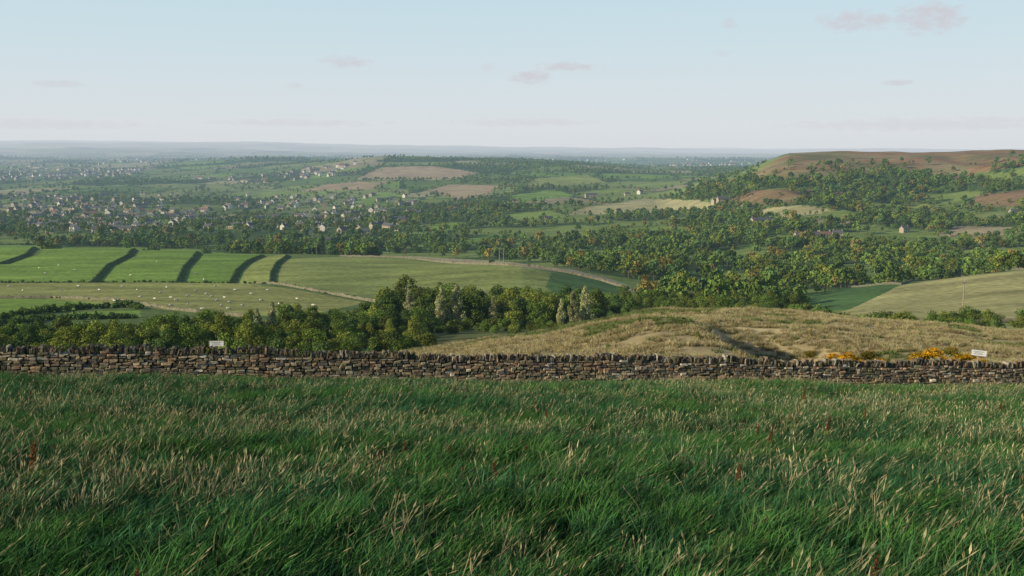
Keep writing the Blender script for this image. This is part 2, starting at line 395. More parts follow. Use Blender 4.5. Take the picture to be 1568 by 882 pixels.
hc=(np.exp(-holq(x,y)**2)*beh)[:,None];C=C*(1-hc)+np.array([.055,.08,.035])*hc  # hollow ground darkened: scrub green with the hollow's shadow painted into it
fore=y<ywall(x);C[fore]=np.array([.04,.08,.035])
midl=(y>=230)&(y<680)&(U<900);C[midl]=np.array([.12,.17,.055])
for P,c,hd in FP:
    m=inpoly(x,y,P)
    xm,ym=x[m],y[m]
    v=.80+.40*fbm(xm/25,ym/12,3,int(P[0,1])%50)
    cc=np.array(c)*v[:,None]
    if c in MOOR:
        g_=sst(.47,.62,fbm(xm/110,ym/70,4,66))[:,None];g2=sst(.52,.64,fbm(xm/60,ym/50,4,67))[:,None]
        cc=cc*(1-g_*.7)+np.array([.14,.15,.065])*g_*.7;cc=cc*(1-g2*.5)+np.array([.30,.27,.15])*g2*.5
    C[m]=cc
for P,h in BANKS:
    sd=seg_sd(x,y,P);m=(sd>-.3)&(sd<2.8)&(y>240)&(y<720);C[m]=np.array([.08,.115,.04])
me=bpy.data.meshes.new('terrain')
nv=nS*nY;me.vertices.add(nv);me.vertices.foreach_set('co',np.stack([x,y,z],1).astype(np.float32).ravel())
I=np.arange(nv).reshape(nY,nS);Q=np.stack([I[:-1,:-1],I[:-1,1:],I[1:,1:],I[1:,:-1]],-1).reshape(-1,4);nf=len(Q)
me.loops.add(nf*4);me.loops.foreach_set('vertex_index',Q.ravel().astype(np.int32))
me.polygons.add(nf);me.polygons.foreach_set('loop_start',np.arange(0,nf*4,4,dtype=np.int32))
me.polygons.foreach_set('use_smooth',np.ones(nf,bool));me.update(calc_edges=True)
ca=me.color_attributes.new('Col','FLOAT_COLOR','POINT');ca.data.foreach_set('color',np.hstack([C,np.ones((nv,1))]).astype(np.float32).ravel())
m,ns,ls=newmat('ground_fields');b=bsdf(ns,1.);b.inputs['Specular IOR Level'].default_value=.05
av=N(ns,'ShaderNodeAttribute',attribute_name='Col');g=N(ns,'ShaderNodeNewGeometry')
n1=N(ns,'ShaderNodeTexNoise');n1.inputs['Scale'].default_value=.35;n1.inputs['Detail'].default_value=8;ls.new(g.outputs['Position'],n1.inputs['Vector'])
mp=N(ns,'ShaderNodeMapping');mp.inputs['Scale'].default_value=(.02,.06,.05);ls.new(g.outputs['Position'],mp.inputs[0])
n2=N(ns,'ShaderNodeTexNoise');n2.inputs['Scale'].default_value=1;n2.inputs['Detail'].default_value=6;ls.new(mp.outputs[0],n2.inputs['Vector'])
ad=N(ns,'ShaderNodeMath',operation='ADD');ls.new(n1.outputs[0],ad.inputs[0]);ls.new(n2.outputs[0],ad.inputs[1])
mr=N(ns,'ShaderNodeMapRange');ls.new(ad.outputs[0],mr.inputs[0]);mr.inputs[1].default_value=.7;mr.inputs[2].default_value=1.3;mr.inputs[3].default_value=.6;mr.inputs[4].default_value=1.4
sc=N(ns,'ShaderNodeVectorMath',operation='SCALE');ls.new(av.outputs['Color'],sc.inputs[0]);ls.new(mr.outputs[0],sc.inputs['Scale'])
ls.new(sc.outputs[0],b.inputs['Base Color'])
bp=N(ns,'ShaderNodeBump');bp.inputs['Strength'].default_value=.6;bp.inputs['Distance'].default_value=.6;ls.new(n1.outputs[0],bp.inputs['Height']);ls.new(bp.outputs[0],b.inputs['Normal'])
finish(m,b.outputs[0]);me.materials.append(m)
link(bpy.data.objects.new('terrain',me))
# ------------------------------------------------------------------ trees
G1=(.065,.108,.026);G2=(.048,.085,.028);G3=(.095,.125,.028);G4=(.115,.105,.03)
farT=[make_tree('valley_tree_%s'%'abcdef'[i],100+i,10,[9,10,8,9,7,9][i],330,1.05,[G1,G2,G3,G1,G2,G4][i],13) for i in range(6)]
C_far=coll('valley_tree_kinds',farT)
nearT=[make_tree('hedgerow_tree_%s'%'abcd'[i],200+i,8,[7.5,6.5,7,6][i],3600,.32,[G1,G2,G3,(.08,.112,.03)][i],22,trunkh=.08,mat=M_leafn) for i in range(4)]
C_near=coll('hedgerow_tree_kinds',nearT)
bushT=[make_bush('scrub_bush_%s'%'abc'[i],300+i,3,4,1400,.24,[G1,(.055,.09,.03),G3][i]) for i in range(3)]
C_bush=coll('scrub_bush_kinds',bushT)
fbush=[make_bush('hedge_bush_%s'%'ab'[i],320+i,2.2,3.4,160,.6,[G1,G2][i]) for i in range(2)]
C_fb=coll('hedge_bush_kinds',fbush)
def cand(n,y0,y1,sm=.66):
    Y=np.sqrt(y0*y0+(y1*y1-y0*y0)*rng.random(n));X=(rng.random(n)*2-1)*sm*Y;return X,Y
def excl(X,Y):
    m=np.zeros(X.shape,bool)
    cl=fbm(X/80,Y/60,3,68)>.50
    for P,c,hd in FP:
        pr=.003 if c not in MOOR else np.where(cl,.5 if c!=MOOR[0] else .28,.02)
        m|=inpoly(X,Y,P) & (rng.random(len(X))>pr)
    u=784+F*X/Y*.99
    m|=(u<440)&(Y<690);m|=(u>=440)&(u<700)&(Y<670);m|=(u>=700)&(u<850)&(Y<560);m|=(u>=850)&(u<990)&(Y<420);m|=(u>=990)&(Y<300)
    m|=(u>1230)&(Y<440)
    m|=(u>1170)&(u<1530)&(Y>1560)&(Y<2300)
    return m,u
X,Y=cand(34000,300,1650);ex,u=excl(X,Y)
d=np.where(glade(X,Y,u),.06,1.)*np.where(Y<1000,1,.6)
d=np.where((u<620)&(Y>1050),.34,d)
d=np.where((u>1050)&(Y>950),np.where(glade(X,Y,u),.1,1.1),d)
keep=(~ex)&(rng.random(len(X))<d*.75);X,Y=X[keep],Y[keep]
scat_xy('valley_woodland',X,Y,.42+.85*rng.random(len(X))**1.6,rng.choice(6,len(X),p=[.26,.24,.17,.14,.13,.06]),C_far,.3)
X,Y=cand(80000,1600,5000,.62)
ex,u=excl(X,Y)
wx,wy=cells(X,Y)
f1,f2,cid=voro(wx/VS,wy/VS,2);k10=(cid*9.99).astype(int)
dd=np.where(np.isin(k10,[3,4]),.5,.012);dd=np.where(f2-f1<.045,.42,dd)
dd=np.where(fbm(X/400,Y/400,2,88)>.62,np.maximum(dd,.3),dd)
dd=np.where((u<640)&(Y<2800),np.maximum(dd*.6,.13),dd)
keep=(~ex)&(rng.random(len(X))<dd);X,Y=X[keep],Y[keep];print('far trees',len(X))
scat_xy('distant_woodland',X,Y,.6+.55*rng.random(len(X)),rng.choice(6,len(X),p=[.3,.3,.12,.13,.11,.04]),C_far,.5)
X,Y=cand(60000,5000,12000,.6)
wx,wy=cells(X,Y)
f1,f2,cid=voro(wx/480.,wy/480.,3);k10=(cid*9.99).astype(int)
dd=np.where(np.isin(k10,[3,4]),.5,.01);dd=np.where(f2-f1<.05,.5,dd)
keep=rng.random(len(X))<dd;X,Y=X[keep],Y[keep]
scat_xy('horizon_woodland',X,Y,1.1+.9*rng.random(len(X)),rng.choice(6,len(X)),C_far,1)
def along(P,step,closed=True,jit=.8,skip=0.):
    n=len(P);o=[]
    for k in range(n if closed else n-1):
        a=np.array(P[k]);b_=np.array(P[(k+1)%n]);L=np.linalg.norm(b_-a)
        for t in np.arange(0,L,step):
            if rng.random()>skip: o.append(a+(b_-a)*t/L+rng.normal(size=2)*jit)
    return o
H_=[]
for P,c,hd in FP:
    if hd: 
        st=max(3.5,P[:,1].mean()*.005);H_+=along(P,st,True,st*.3,.25)
H_=np.array(H_)
scat_xy('field_hedgerows',H_[:,0],H_[:,1],.28+.5*rng.random(len(H_))**1.7,rng.integers(0,6,len(H_)),C_far,.3)
def poly_hits(L,ym): return [hit(u,r,ym) for u,r in L]
hl=[([(-150,374),(90,374),(228,377),(320,381),(440,387),(520,390)],300,2.2,.9),
    ([(-150,432),(140,432),(272,432),(352,433),(412,434)],300,2.,.5),
    ([(-150,496),(0,489),(60,480),(115,474),(200,470),(215,474)],180,1.6,.9),
    ([(-150,457),(0,456),(80,456),(170,459),(205,468)],180,1.6,.4),
    ([(0,500),(70,490),(215,487)],160,1.6,.8),
    ([(430,434),(500,449),(600,464)],200,2.,.4)]
H_=[];sc_=[]
for L,ym,st,s0 in hl:
    q=along(poly_hits(L,ym),st,False,.5);H_+=q;sc_+=[s0]*len(q)
for P,h in BANKS:
    q=along([(p[0]+.3,p[1]) for p in P],2.6,False,.35,.15);H_+=q;sc_+=[.22]*len(q)
H_=np.array(H_);sc_=np.array(sc_)*(.7+.6*rng.random(len(H_)))
scat_xy('clipped_hedge',H_[:,0],H_[:,1],sc_,rng.integers(0,2,len(H_)),C_fb,.2)
X=[];Y=[];Sx=[]
def addt(u,yy,s): 
    x_,y_=at(u,yy);X.append(x_);Y.append(y_);Sx.append(s)
for i in range(140): addt(rng.uniform(-160,260),rng.uniform(120,182),rng.uniform(.34,.66))
for i in range(130): addt(rng.uniform(230,480),rng.uniform(135,198),rng.uniform(.38,.72))
for i in range(80): addt(rng.uniform(430,650),rng.uniform(180,232),rng.uniform(.45,.75))
for i in range(110): addt(rng.uniform(590,920),rng.uniform(240,300),rng.uniform(.7,1.3))
for i in range(130): addt(rng.uniform(925,1240),rng.uniform(240,400),rng.uniform(.55,1.))
for i in range(14):
    x_,y_=hit(rng.uniform(575,710),388,400);X.append(x_+rng.normal()*5);Y.append(y_+6);Sx.append(rng.uniform(.8,1.1))
scat_xy('hedgerow_trees',np.array(X),np.array(Y),np.array(Sx),rng.integers(0,4,len(X)),C_near,.3)
X=[];Y=[];Sx=[]
for i in range(340):
    u=rng.uniform(-160,660);addt(u,rng.uniform(108,205)+max(0,u-400)*.16,rng.uniform(.5,1.1))
for i in range(90):
    u=rng.uniform(640,960);addt(u,rng.uniform(205,248),rng.uniform(.4,.9))
for i in range(75): addt(rng.uniform(1280,1700),rng.uniform(178,240),rng.uniform(.6,1.35))
for i in range(60): addt(rng.uniform(980,1290),rng.uniform(180,235),rng.uniform(1.0,1.6))
for i in range(26): X.append(HX-1.2+rng.normal()*1.9);Y.append(HY-5+rng.normal()*5.5);Sx.append(rng.uniform(.2,.38))
for i in range(12): X.append(HX+2.2+rng.normal()*1.1);Y.append(HY-8+rng.normal()*2.5);Sx.append(rng.uniform(.38,.6))
for i in range(26): addt(rng.uniform(450,1568),rng.uniform(62,105),rng.uniform(.10,.22))
scat_xy('scrub',np.array(X),np.array(Y),np.array(Sx),rng.integers(0,3,len(X)),C_bush,.2)
def willow(name,seed,h,w):
    r=np.random.default_rng(seed);b=MB();cs=[];rs=[]
    tube(b,[(0,0,-.5),(0.1,0,h*.3),(.0,.1,h*.6),(0,0,h*.92)],[.22,.16,.09,.03],6,1)
    for i in range(24):
        t=i/23;a=r.random()*6.28;q=w*.42*(1-.75*t)*r.random();cs.append((math.cos(a)*q,math.sin(a)*q,h*(.2+.74*t)));rs.append(w*(.22-.12*t))
        tube(b,[(0,0,h*(.1+.7*t)),cs[-1]],[.06,.02],4,1)
    leaves(b,r,cs,rs,4600,.26,(.185,.21,.115),squash=1.45)
    return b.mesh(name,[M_leafn,M_bark])
wm=[willow('willow_a',1,8.5,4.2),willow('willow_b',2,8,3.6)]
for i,(u,Y_,s) in enumerate([(628,234,1.05),(675,236,1.2),(698,238,1.25),(878,230,1.2),(897,234,1.25),(860,231,.95),(415,190,.9),(392,188,.8),(755,240,.9)]):
    o=link(bpy.data.objects.new('willow_tree',wm[i%2]));x_,y_=at(u,Y_);o.location=(x_,y_,gz(x_,y_)-.2);o.scale=(s*.9,s*.9,s);o.rotation_euler=(0,0,i*1.3)
gm=[make_bush('gorse_a',401,1.5,2.2,1500,.11,(.08,.10,.03),M_gorse,((.66,.37,.02),.9)),make_bush('gorse_b',402,1.3,2.4,1500,.11,(.08,.10,.03),M_gorse,((.45,.27,.03),.35))]
for i,(u,r_,s) in enumerate([(1278,566,.7),(1300,560,.8),(1325,552,.75),(1345,562,.6),(1318,566,.6),(1360,568,.6),(1405,560,.8),(1430,556,.85),(1452,548,.8),(1470,560,.7),(1500,566,.6),(1415,568,.6),(1530,568,.5),(1275,552,.5),(1238,548,.6),(1290,556,.6),(1395,566,.6),(1262,562,.5),(1440,564,.7),(1485,556,.6)]):
    x_,y_=hit(u,r_,66);o=link(bpy.data.objects.new('gorse_bush',gm[0].data if i%3!=2 else gm[1].data));o.location=(x_,y_,gz(x_,y_)-.1);s*=1.05;o.scale=(s,s,s*1.05);o.rotation_euler=(0,0,i*2.1)
# ------------------------------------------------------------------ grass
def tuft(name,seed,n,h0,h1,rad,wid,base,tip,heads=0,hcol=(.37,.34,.20),lean=.32,mat=M_grass,headl=.085):
    r=np.random.default_rng(seed);b=MB();V=[];Fc=[];Cc=[]
    for i in range(n):
        a=r.random()*6.28;q=rad*math.sqrt(r.random());p=np.array([q*math.cos(a),q*math.sin(a),-.03])
        h=r.uniform(h0,h1);az=r.random()*6.28;ln=h*(.12+.45*r.random())
        off=np.array([math.cos(az)*ln+lean*h,math.sin(az)*ln-.05*h,0])
        sd=r.random()*3.14;sv=np.array([math.cos(sd),math.sin(sd),0])*wid*(.6+.8*r.random())
        k=len(V);hd=i<heads
        hh=h*(1.14 if hd else 1)
        ww=[1,.85,.6,.0] if not hd else [.4,.35,.3,.3]
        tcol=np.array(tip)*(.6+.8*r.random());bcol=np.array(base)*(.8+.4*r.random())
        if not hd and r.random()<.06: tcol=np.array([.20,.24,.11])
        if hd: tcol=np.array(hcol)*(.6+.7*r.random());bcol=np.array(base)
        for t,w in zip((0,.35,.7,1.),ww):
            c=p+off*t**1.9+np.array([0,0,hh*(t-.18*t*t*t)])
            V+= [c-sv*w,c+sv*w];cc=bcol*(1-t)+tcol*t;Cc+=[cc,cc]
        Fc+=[(k,k+1,k+3,k+2),(k+2,k+3,k+5,k+4),(k+4,k+5,k+7,k+6)]
        if hd:
            c=p+off+np.array([0,0,hh*.82]);d=off*.9+np.array([0,0,hh*.35]);d/=np.linalg.norm(d)
            for sv2 in(np.array([1,0,0]),np.array([0,1,0])):
                k=len(V);L=headl*(.7+.6*r.random());w=.004+.005*r.random()
                V+=[c,c+d*L*.4-sv2*w,c+d*L,c+d*L*.4+sv2*w];Cc+=[tcol*1.1]*4;Fc.append((k,k+1,k+2,k+3))
    b.add(V,Fc,0,np.array(Cc));return bpy.data.objects.new(name,b.mesh(name,[mat]))
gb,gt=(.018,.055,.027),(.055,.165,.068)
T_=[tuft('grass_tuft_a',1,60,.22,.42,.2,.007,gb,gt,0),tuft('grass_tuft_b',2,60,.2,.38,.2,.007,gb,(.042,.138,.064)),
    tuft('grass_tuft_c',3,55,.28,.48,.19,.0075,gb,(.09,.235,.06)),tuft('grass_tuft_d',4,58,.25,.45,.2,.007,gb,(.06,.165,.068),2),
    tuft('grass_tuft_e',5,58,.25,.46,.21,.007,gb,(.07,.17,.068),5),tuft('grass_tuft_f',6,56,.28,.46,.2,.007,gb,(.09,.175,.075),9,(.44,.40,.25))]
def dock(name,seed):
    r=np.random.default_rng(seed);b=MB()
    for i in range(2):
        p=np.array([r.normal()*.04,r.normal()*.04,0]);t=p+np.array([.12+r.normal()*.05,r.normal()*.05,.38+.1*r.random()])
        tube(b,[p,(p+t)/2-np.array([.02,0,0]),t],[.004,.003,.002],4,0,(.10,.05,.03))
        leaves(b,r,[p+(t-p)*q for q in(.65,.75,.85,.93,1.)],[.028,.028,.024,.02,.015],60,.022,(.13,.065,.04))
    leaves(b,r,[(0,0,.12),(.08,0,.15)],[.12,.1],20,.12,(.06,.12,.035))
    return bpy.data.objects.new(name,b.mesh(name,[M_grass]))
T_.append(dock('grass_tuft_g_dock',9))
C_gr=coll('meadow_grass_kinds',T_)
def gcand(y0,y1,den):
    a=(1.28*(y1*y1-y0*y0)/2+6*(y1-y0))*den;n=int(a)
    Y=y0+(y1-y0)*rng.random(int(n*2.2));w=(1.28*Y+6)/(1.28*y1+6);Y=Y[rng.random(len(Y))<w][:n]
    X=(rng.random(len(Y))*2-1)*(.64*Y+3);return X,Y
A=[gcand(5,20,19),gcand(20,32,13),gcand(32,57,10)]
X=np.concatenate([a[0] for a in A]);Y=np.concatenate([a[1] for a in A]);k=Y<ywall(X)-.5;X,Y=X[k],Y[k]
pn=fbm(X/2.2,Y/1.6,3,41);pn2=fbm(X/9+5,Y/7,3,43)
ph=np.clip((pn-.52)*1.8+(pn2-.5)*1.2+.16,.04,.5)
r1=rng.random(len(X));idx=np.where(r1<ph*.4,5,np.where(r1<ph,4,np.where(r1<ph+.25,3,rng.integers(0,2,len(X)))))
idx=np.where((fbm(X/5-9,Y/4,2,45)>.57)&(rng.random(len(X))<.5),2,idx)
idx=np.where((fbm(X/4+9,Y/3,2,47)>.68)&(rng.random(len(X))<.02),6,idx)
idx=np.where(rng.random(len(X))<.0006,6,idx)
wd=ywall(X)-Y
sc_=(.75+.6*rng.random(len(X)))*(.85+.5*fbm(X/2.5,Y/2.5,2,49))*np.where(Y>32,1.08,1)*(.5+.5*sst(0,6,wd))
n=len(X);print('grass tufts',n)
rot=np.stack([.08*rng.normal(size=n),.08*rng.normal(size=n),.7*rng.normal(size=n)],1)
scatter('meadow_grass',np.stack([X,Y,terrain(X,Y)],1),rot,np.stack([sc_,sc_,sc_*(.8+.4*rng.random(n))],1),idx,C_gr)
D_=[tuft('dry_tussock_a',11,50,.25,.5,.34,.016,(.20,.17,.09),(.54,.45,.26),8,mat=M_tus,hcol=(.56,.47,.29)),
    tuft('dry_tussock_b',12,50,.2,.42,.36,.016,(.17,.145,.07),(.46,.37,.20),3,mat=M_tus),
    tuft('dry_tussock_c',13,50,.2,.4,.34,.016,(.08,.11,.03),(.20,.24,.09),2,mat=M_tus)]
C_ts=coll('tussock_kinds',D_)
X,Y=cand(34000,58,142,.62);u=784+F*X/Y
gpn=fbm(X/12+3,Y/12,3,14)
k=(u>400+rng.random(len(X))*250)&(Y>ywall(X)+1)&(fbm(X/5,Y/2.5,3,55)+.15*rng.random(len(X))>.42);X,Y,gpn=X[k],Y[k],gpn[k]
idx=np.where((gpn>.60)|(holq(X,Y)<1.)|(rng.random(len(X))<.06),2,rng.integers(0,2,len(X)))
scat_xy('rough_hill_grass',X,Y,.6+.8*rng.random(len(X)),idx,C_ts)
# ------------------------------------------------------------------ dry stone wall
import bmesh
bm=bmesh.new();bmesh.ops.create_cube(bm,size=1);bmesh.ops.bevel(bm,geom=bm.edges[:],offset=.1,segments=1,affect='EDGES')
bm.verts.index_update();tv=np.array([v.co[:] for v in bm.verts]);tf=[[v.index for v in f.verts] for f in bm.faces];bm.free()
wr=np.random.default_rng(5);VV=[];FF=[];CC=[];cnt=0
wpal=np.array([(.30,.245,.175),(.20,.165,.12),(.34,.265,.175),(.13,.115,.09),(.26,.18,.115),(.44,.39,.31),(.105,.095,.085),(.19,.175,.12),(.30,.205,.13),(.16,.125,.09)])*1.12
wdir=np.array([1,.2137]);wdir/=np.linalg.norm(wdir);wn=np.array([-wdir[1],wdir[0]])
def stone(a,zb,l,h,dep,lean=0,dk=1.):
    global cnt
    v=tv*np.array([l,dep,h])
    v=v+wr.normal(size=v.shape)*np.array([l*.03+.004,.012,h*.06+.003])
    if lean: v[:,0]+=v[:,2]*lean
    v[:,1]+=wr.normal()*.03
    t=wr.normal()*.06;v[:,2]+=v[:,0]*t
    px=a*wdir[0]+wdir[0]*v[:,0]+wn[0]*v[:,1];py=44.44+a*wdir[1]+wdir[1]*v[:,0]+wn[1]*v[:,1]
    VV.append(np.stack([px,py,zb+h/2+v[:,2]],1));FF.extend([[i+cnt for i in f] for f in tf]);cnt+=len(tv)
    c=wpal[wr.integers(0,len(wpal))]*(.7+.6*wr.random())*dk;CC.append(np.tile(c,(len(tv),1)))
A0,A1=-48,62
ag=np.linspace(A0-1,A1+1,400);gzs=terrain(ag*wdir[0],44.44+ag*wdir[1])
gzs=np.convolve(np.pad(gzs,6,mode='edge'),np.ones(13)/13,'valid')
def gl(a): return np.interp(a,ag,gzs)
def topv(a): return 1.12+.06*math.sin(a*.37)+.05*math.sin(a*1.13+2)+.03*math.sin(a*3.1)
zc=-.15
while zc<1.2:
    ch=wr.uniform(.075,.15);a=A0+wr.random()*.2
    while a<A1:
        l=wr.uniform(.14,.5)*(1.15 if zc<.3 else 1);hh=ch*wr.uniform(.76,1.0)
        dep=.62-.16*max(0,zc)
        if zc+ch<topv(a)+.03: 
            if wr.random()<.12:
                stone(a+l/2,gl(a+l/2)+zc,l-.02,hh*.48,dep);stone(a+l/2,gl(a+l/2)+zc+hh*.5,l-.03,hh*.46,dep)
            else: stone(a+l/2,gl(a+l/2)+zc+.02*math.sin(a*1.7+zc*5),l-.025,hh,dep)
        a+=l
    zc+=ch
a=A0
while a<A1:
    w=wr.uniform(.05,.15)
    if wr.random()>.06: stone(a+w/2,gl(a)+topv(a)-.03+wr.normal()*.015,w*.9,wr.uniform(.15,.33),wr.uniform(.34,.46),lean=wr.normal()*.16+.12,dk=.6)
    a+=w*1.02
V=np.vstack(VV);Cw=np.vstack(CC)
aa=np.arange(A0,A1+.1,1.);cv=[]
for q_ in aa:
    for (o,hz) in((-.18,-.3),(.18,-.3),(.13,.97),(-.13,.97)):
        cv.append((q_*wdir[0]+wn[0]*o,44.44+q_*wdir[1]+wn[1]*o,gl(q_)+hz))
cf=[]
for i in range(len(aa)-1):
    for j in range(4): cf.append([i*4+j+cnt,(i+1)*4+j+cnt,(i+1)*4+(j+1)%4+cnt,i*4+(j+1)%4+cnt])
V=np.vstack([V,np.array(cv)]);Cw=np.vstack([Cw,np.tile((.03,.028,.025),(len(cv),1))]);FF.extend(cf)
me=bpy.data.meshes.new('dry_stone_wall');me.from_pydata(V.tolist(),[],FF)
ca=me.color_attributes.new('Col','FLOAT_COLOR','POINT');ca.data.foreach_set('color',np.hstack([Cw,np.ones((len(Cw),1))]).ravel())
m,ns,ls=newmat('gritstone');b_=bsdf(ns,.95);av=N(ns,'ShaderNodeAttribute',attribute_name='Col');g=N(ns,'ShaderNodeNewGeometry')
n1=N(ns,'ShaderNodeTexNoise');n1.inputs['Scale'].default_value=9;n1.inputs['Detail'].default_value=8;ls.new(g.outputs['Position'],n1.inputs['Vector'])
n2=N(ns,'ShaderNodeTexNoise');n2.inputs['Scale'].default_value=1.3;n2.inputs['Detail'].default_value=4;ls.new(g.outputs['Position'],n2.inputs['Vector'])
r=N(ns,'ShaderNodeMapRange');ls.new(n1.outputs[0],r.inputs[0]);r.inputs[1].default_value=.3;r.inputs[2].default_value=.7;r.inputs[3].default_value=.6;r.inputs[4].default_value=1.4
s_=N(ns,'ShaderNodeVectorMath',operation='SCALE');ls.new(av.outputs['Color'],s_.inputs[0]);ls.new(r.outputs[0],s_.inputs['Scale'])
r2=N(ns,'ShaderNodeMapRange');ls.new(n2.outputs[0],r2.inputs[0]);r2.inputs[1].default_value=.52;r2.inputs[2].default_value=.68;r2.inputs[3].default_value=0;r2.inputs[4].default_value=.5
mx=N(ns,'ShaderNodeMix',data_type='RGBA');ls.new(r2.outputs[0],mx.inputs[0]);ls.new(s_.outputs[0],mx.inputs[6]);mx.inputs[7].default_value=(.11,.13,.06,1)
ls.new(mx.outputs[2],b_.inputs['Base Color'])
bp=N(ns,'ShaderNodeBump');bp.inputs['Distance'].default_value=.02;ls.new(n1.outputs[0],bp.inputs['Height']);ls.new(bp.outputs[0],b_.inputs['Normal'])
finish(m,b_.outputs[0],False);me.materials.append(m);link(bpy.data.objects.new('dry_stone_wall',me))
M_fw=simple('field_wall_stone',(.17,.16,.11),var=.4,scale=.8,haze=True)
def ribbon(name,pts,h=1.3,w=.7):
    b=MB();P=[]
    for k in range(len(pts)-1):
        a_=np.array(pts[k]);c_=np.array(pts[k+1]);L=np.linalg.norm(c_-a_);n=max(2,int(L/2.5))
        for t in range(n): P.append(a_+(c_-a_)*t/n)
    P.append(np.array(pts[-1]));P=np.array(P);z=terrain(P[:,0],P[:,1]);v=[];f=[]
    for i in range(len(P)):
        d=P[min(i+1,len(P)-1)]-P[max(i-1,0)];d/=np.linalg.norm(d)+1e-9;n_=np.array([-d[1],d[0]]);hh=h*(.7+.6*rng.random())
        for o,zz in((-w/2,-.4),(-w*.32,hh),(w*.32,hh),(w/2,-.4)): v.append((P[i][0]+n_[0]*o,P[i][1]+n_[1]*o,z[i]+zz))
    for i in range(len(P)-1):
        for j in range(3): f.append((i*4+j,i*4+j+1,(i+1)*4+j+1,(i+1)*4+j))
    b.add(v,f);link(bpy.data.objects.new(name,b.mesh(name,[M_fw])))
ribbon('field_wall',poly_hits([(520,391),(640,397),(780,407),(868,418),(920,430),(955,441),(978,453),(992,468)],250),1.2,.9)
ribbon('field_wall',poly_hits([(375,431),(430,436),(500,449),(570,462),(620,468)],220),1.,.8)
ribbon('field_wall',poly_hits([(-100,457),(80,456),(180,460),(260,474),(380,486)],180),.8,.6)
ribbon('field_wall',poly_hits([(1300,440),(1380,436),(1470,423),(1568,414),(1700,405)],200),.9,.6)
ribbon('field_wall',poly_hits([(1390,497),(1480,494),(1568,492),(1700,491)],150),.8,.6)
# ------------------------------------------------------------------ sheep
M_wool=simple('sheep_wool',(.62,.58,.50),haze=True,scale=8,var=.12);M_face=simple('sheep_face',(.10,.09,.08),haze=True)
def sheep_mesh(nm,graze):
    b=MB()
    tube(b,[(-.62,0,.66),(-.58,0,.68),(-.42,0,.70),(-.15,0,.68),(.15,0,.67),(.38,0,.70),(.52,0,.74),(.58,0,.76)],[(.05,.05),(.17,.18),(.24,.26),(.27,.28),(.27,.27),(.23,.26),(.15,.18),(.05,.07)],12,0)
    if graze: nk=[(.45,0,.74),(.62,0,.62),(.72,0,.42)];hd=[(.70,0,.42),(.76,0,.32),(.82,0,.18),(.84,0,.12)]
    else: nk=[(.42,0,.76),(.56,0,.90),(.64,0,1.0)];hd=[(.60,0,1.03),(.70,0,1.02),(.84,0,.94),(.90,0,.90)]
    tube(b,nk,[.17,.13,.09],10,0);tube(b,hd,[.07,.085,.06,.035],8,1)
    for s in(-1,1): 
        e=hd[0];tube(b,[(e[0]+.02,s*.06,e[2]+.03),(e[0]-.01,s*.15,e[2]+.02),(e[0]-.02,s*.19,e[2]-.01)],[.02,.035,.008],5,1)
        tube(b,[(.36,s*.13,.62),(.36,s*.13,.34),(.385,s*.13,.18),(.36,s*.13,.03),(.38,s*.13,0)],[.075,.04,.03,.024,.03],6,1)
        tube(b,[(-.42,s*.13,.62),(-.36,s*.13,.40),(-.49,s*.13,.24),(-.44,s*.13,.03),(-.42,s*.13,0)],[.10,.055,.03,.024,.03],6,1)
    tube(b,[(-.6,0,.72),(-.67,0,.6),(-.66,0,.46)],[.04,.04,.02],6,0)
    return b.mesh(nm,[M_wool,M_face],True)
sm=[sheep_mesh('sheep_grazing',True),sheep_mesh('sheep_standing',False)]
sp_=[(70,420),(66,428),(205,392),(14,440),(35,447),(120,440),(210,446),(237,460),(255,442),(262,458),(270,462),(300,447),(316,452),(325,456),(333,462),(344,458),(352,465),(360,446),(372,470),(340,470),(330,440),(288,468),(262,470),(215,457),(188,441),(152,446),(175,463),(95,447),(385,452),(400,462),(410,446),(428,468),(350,475),(310,476),(288,455),(246,450),(90,408),(60,412),(115,415),(200,420),(240,400),(480,470),(455,460),(300,415),(312,425)]
for i,(u,r_) in enumerate(sp_):
    x_,y_=hit(u,r_,200);o=link(bpy.data.objects.new('sheep',sm[0 if i%3 else 1]));o.location=(x_,y_,gz(x_,y_)+.0);o.rotation_euler=(0,0,rng.random()*6.28);o.scale=(1.0,)*3
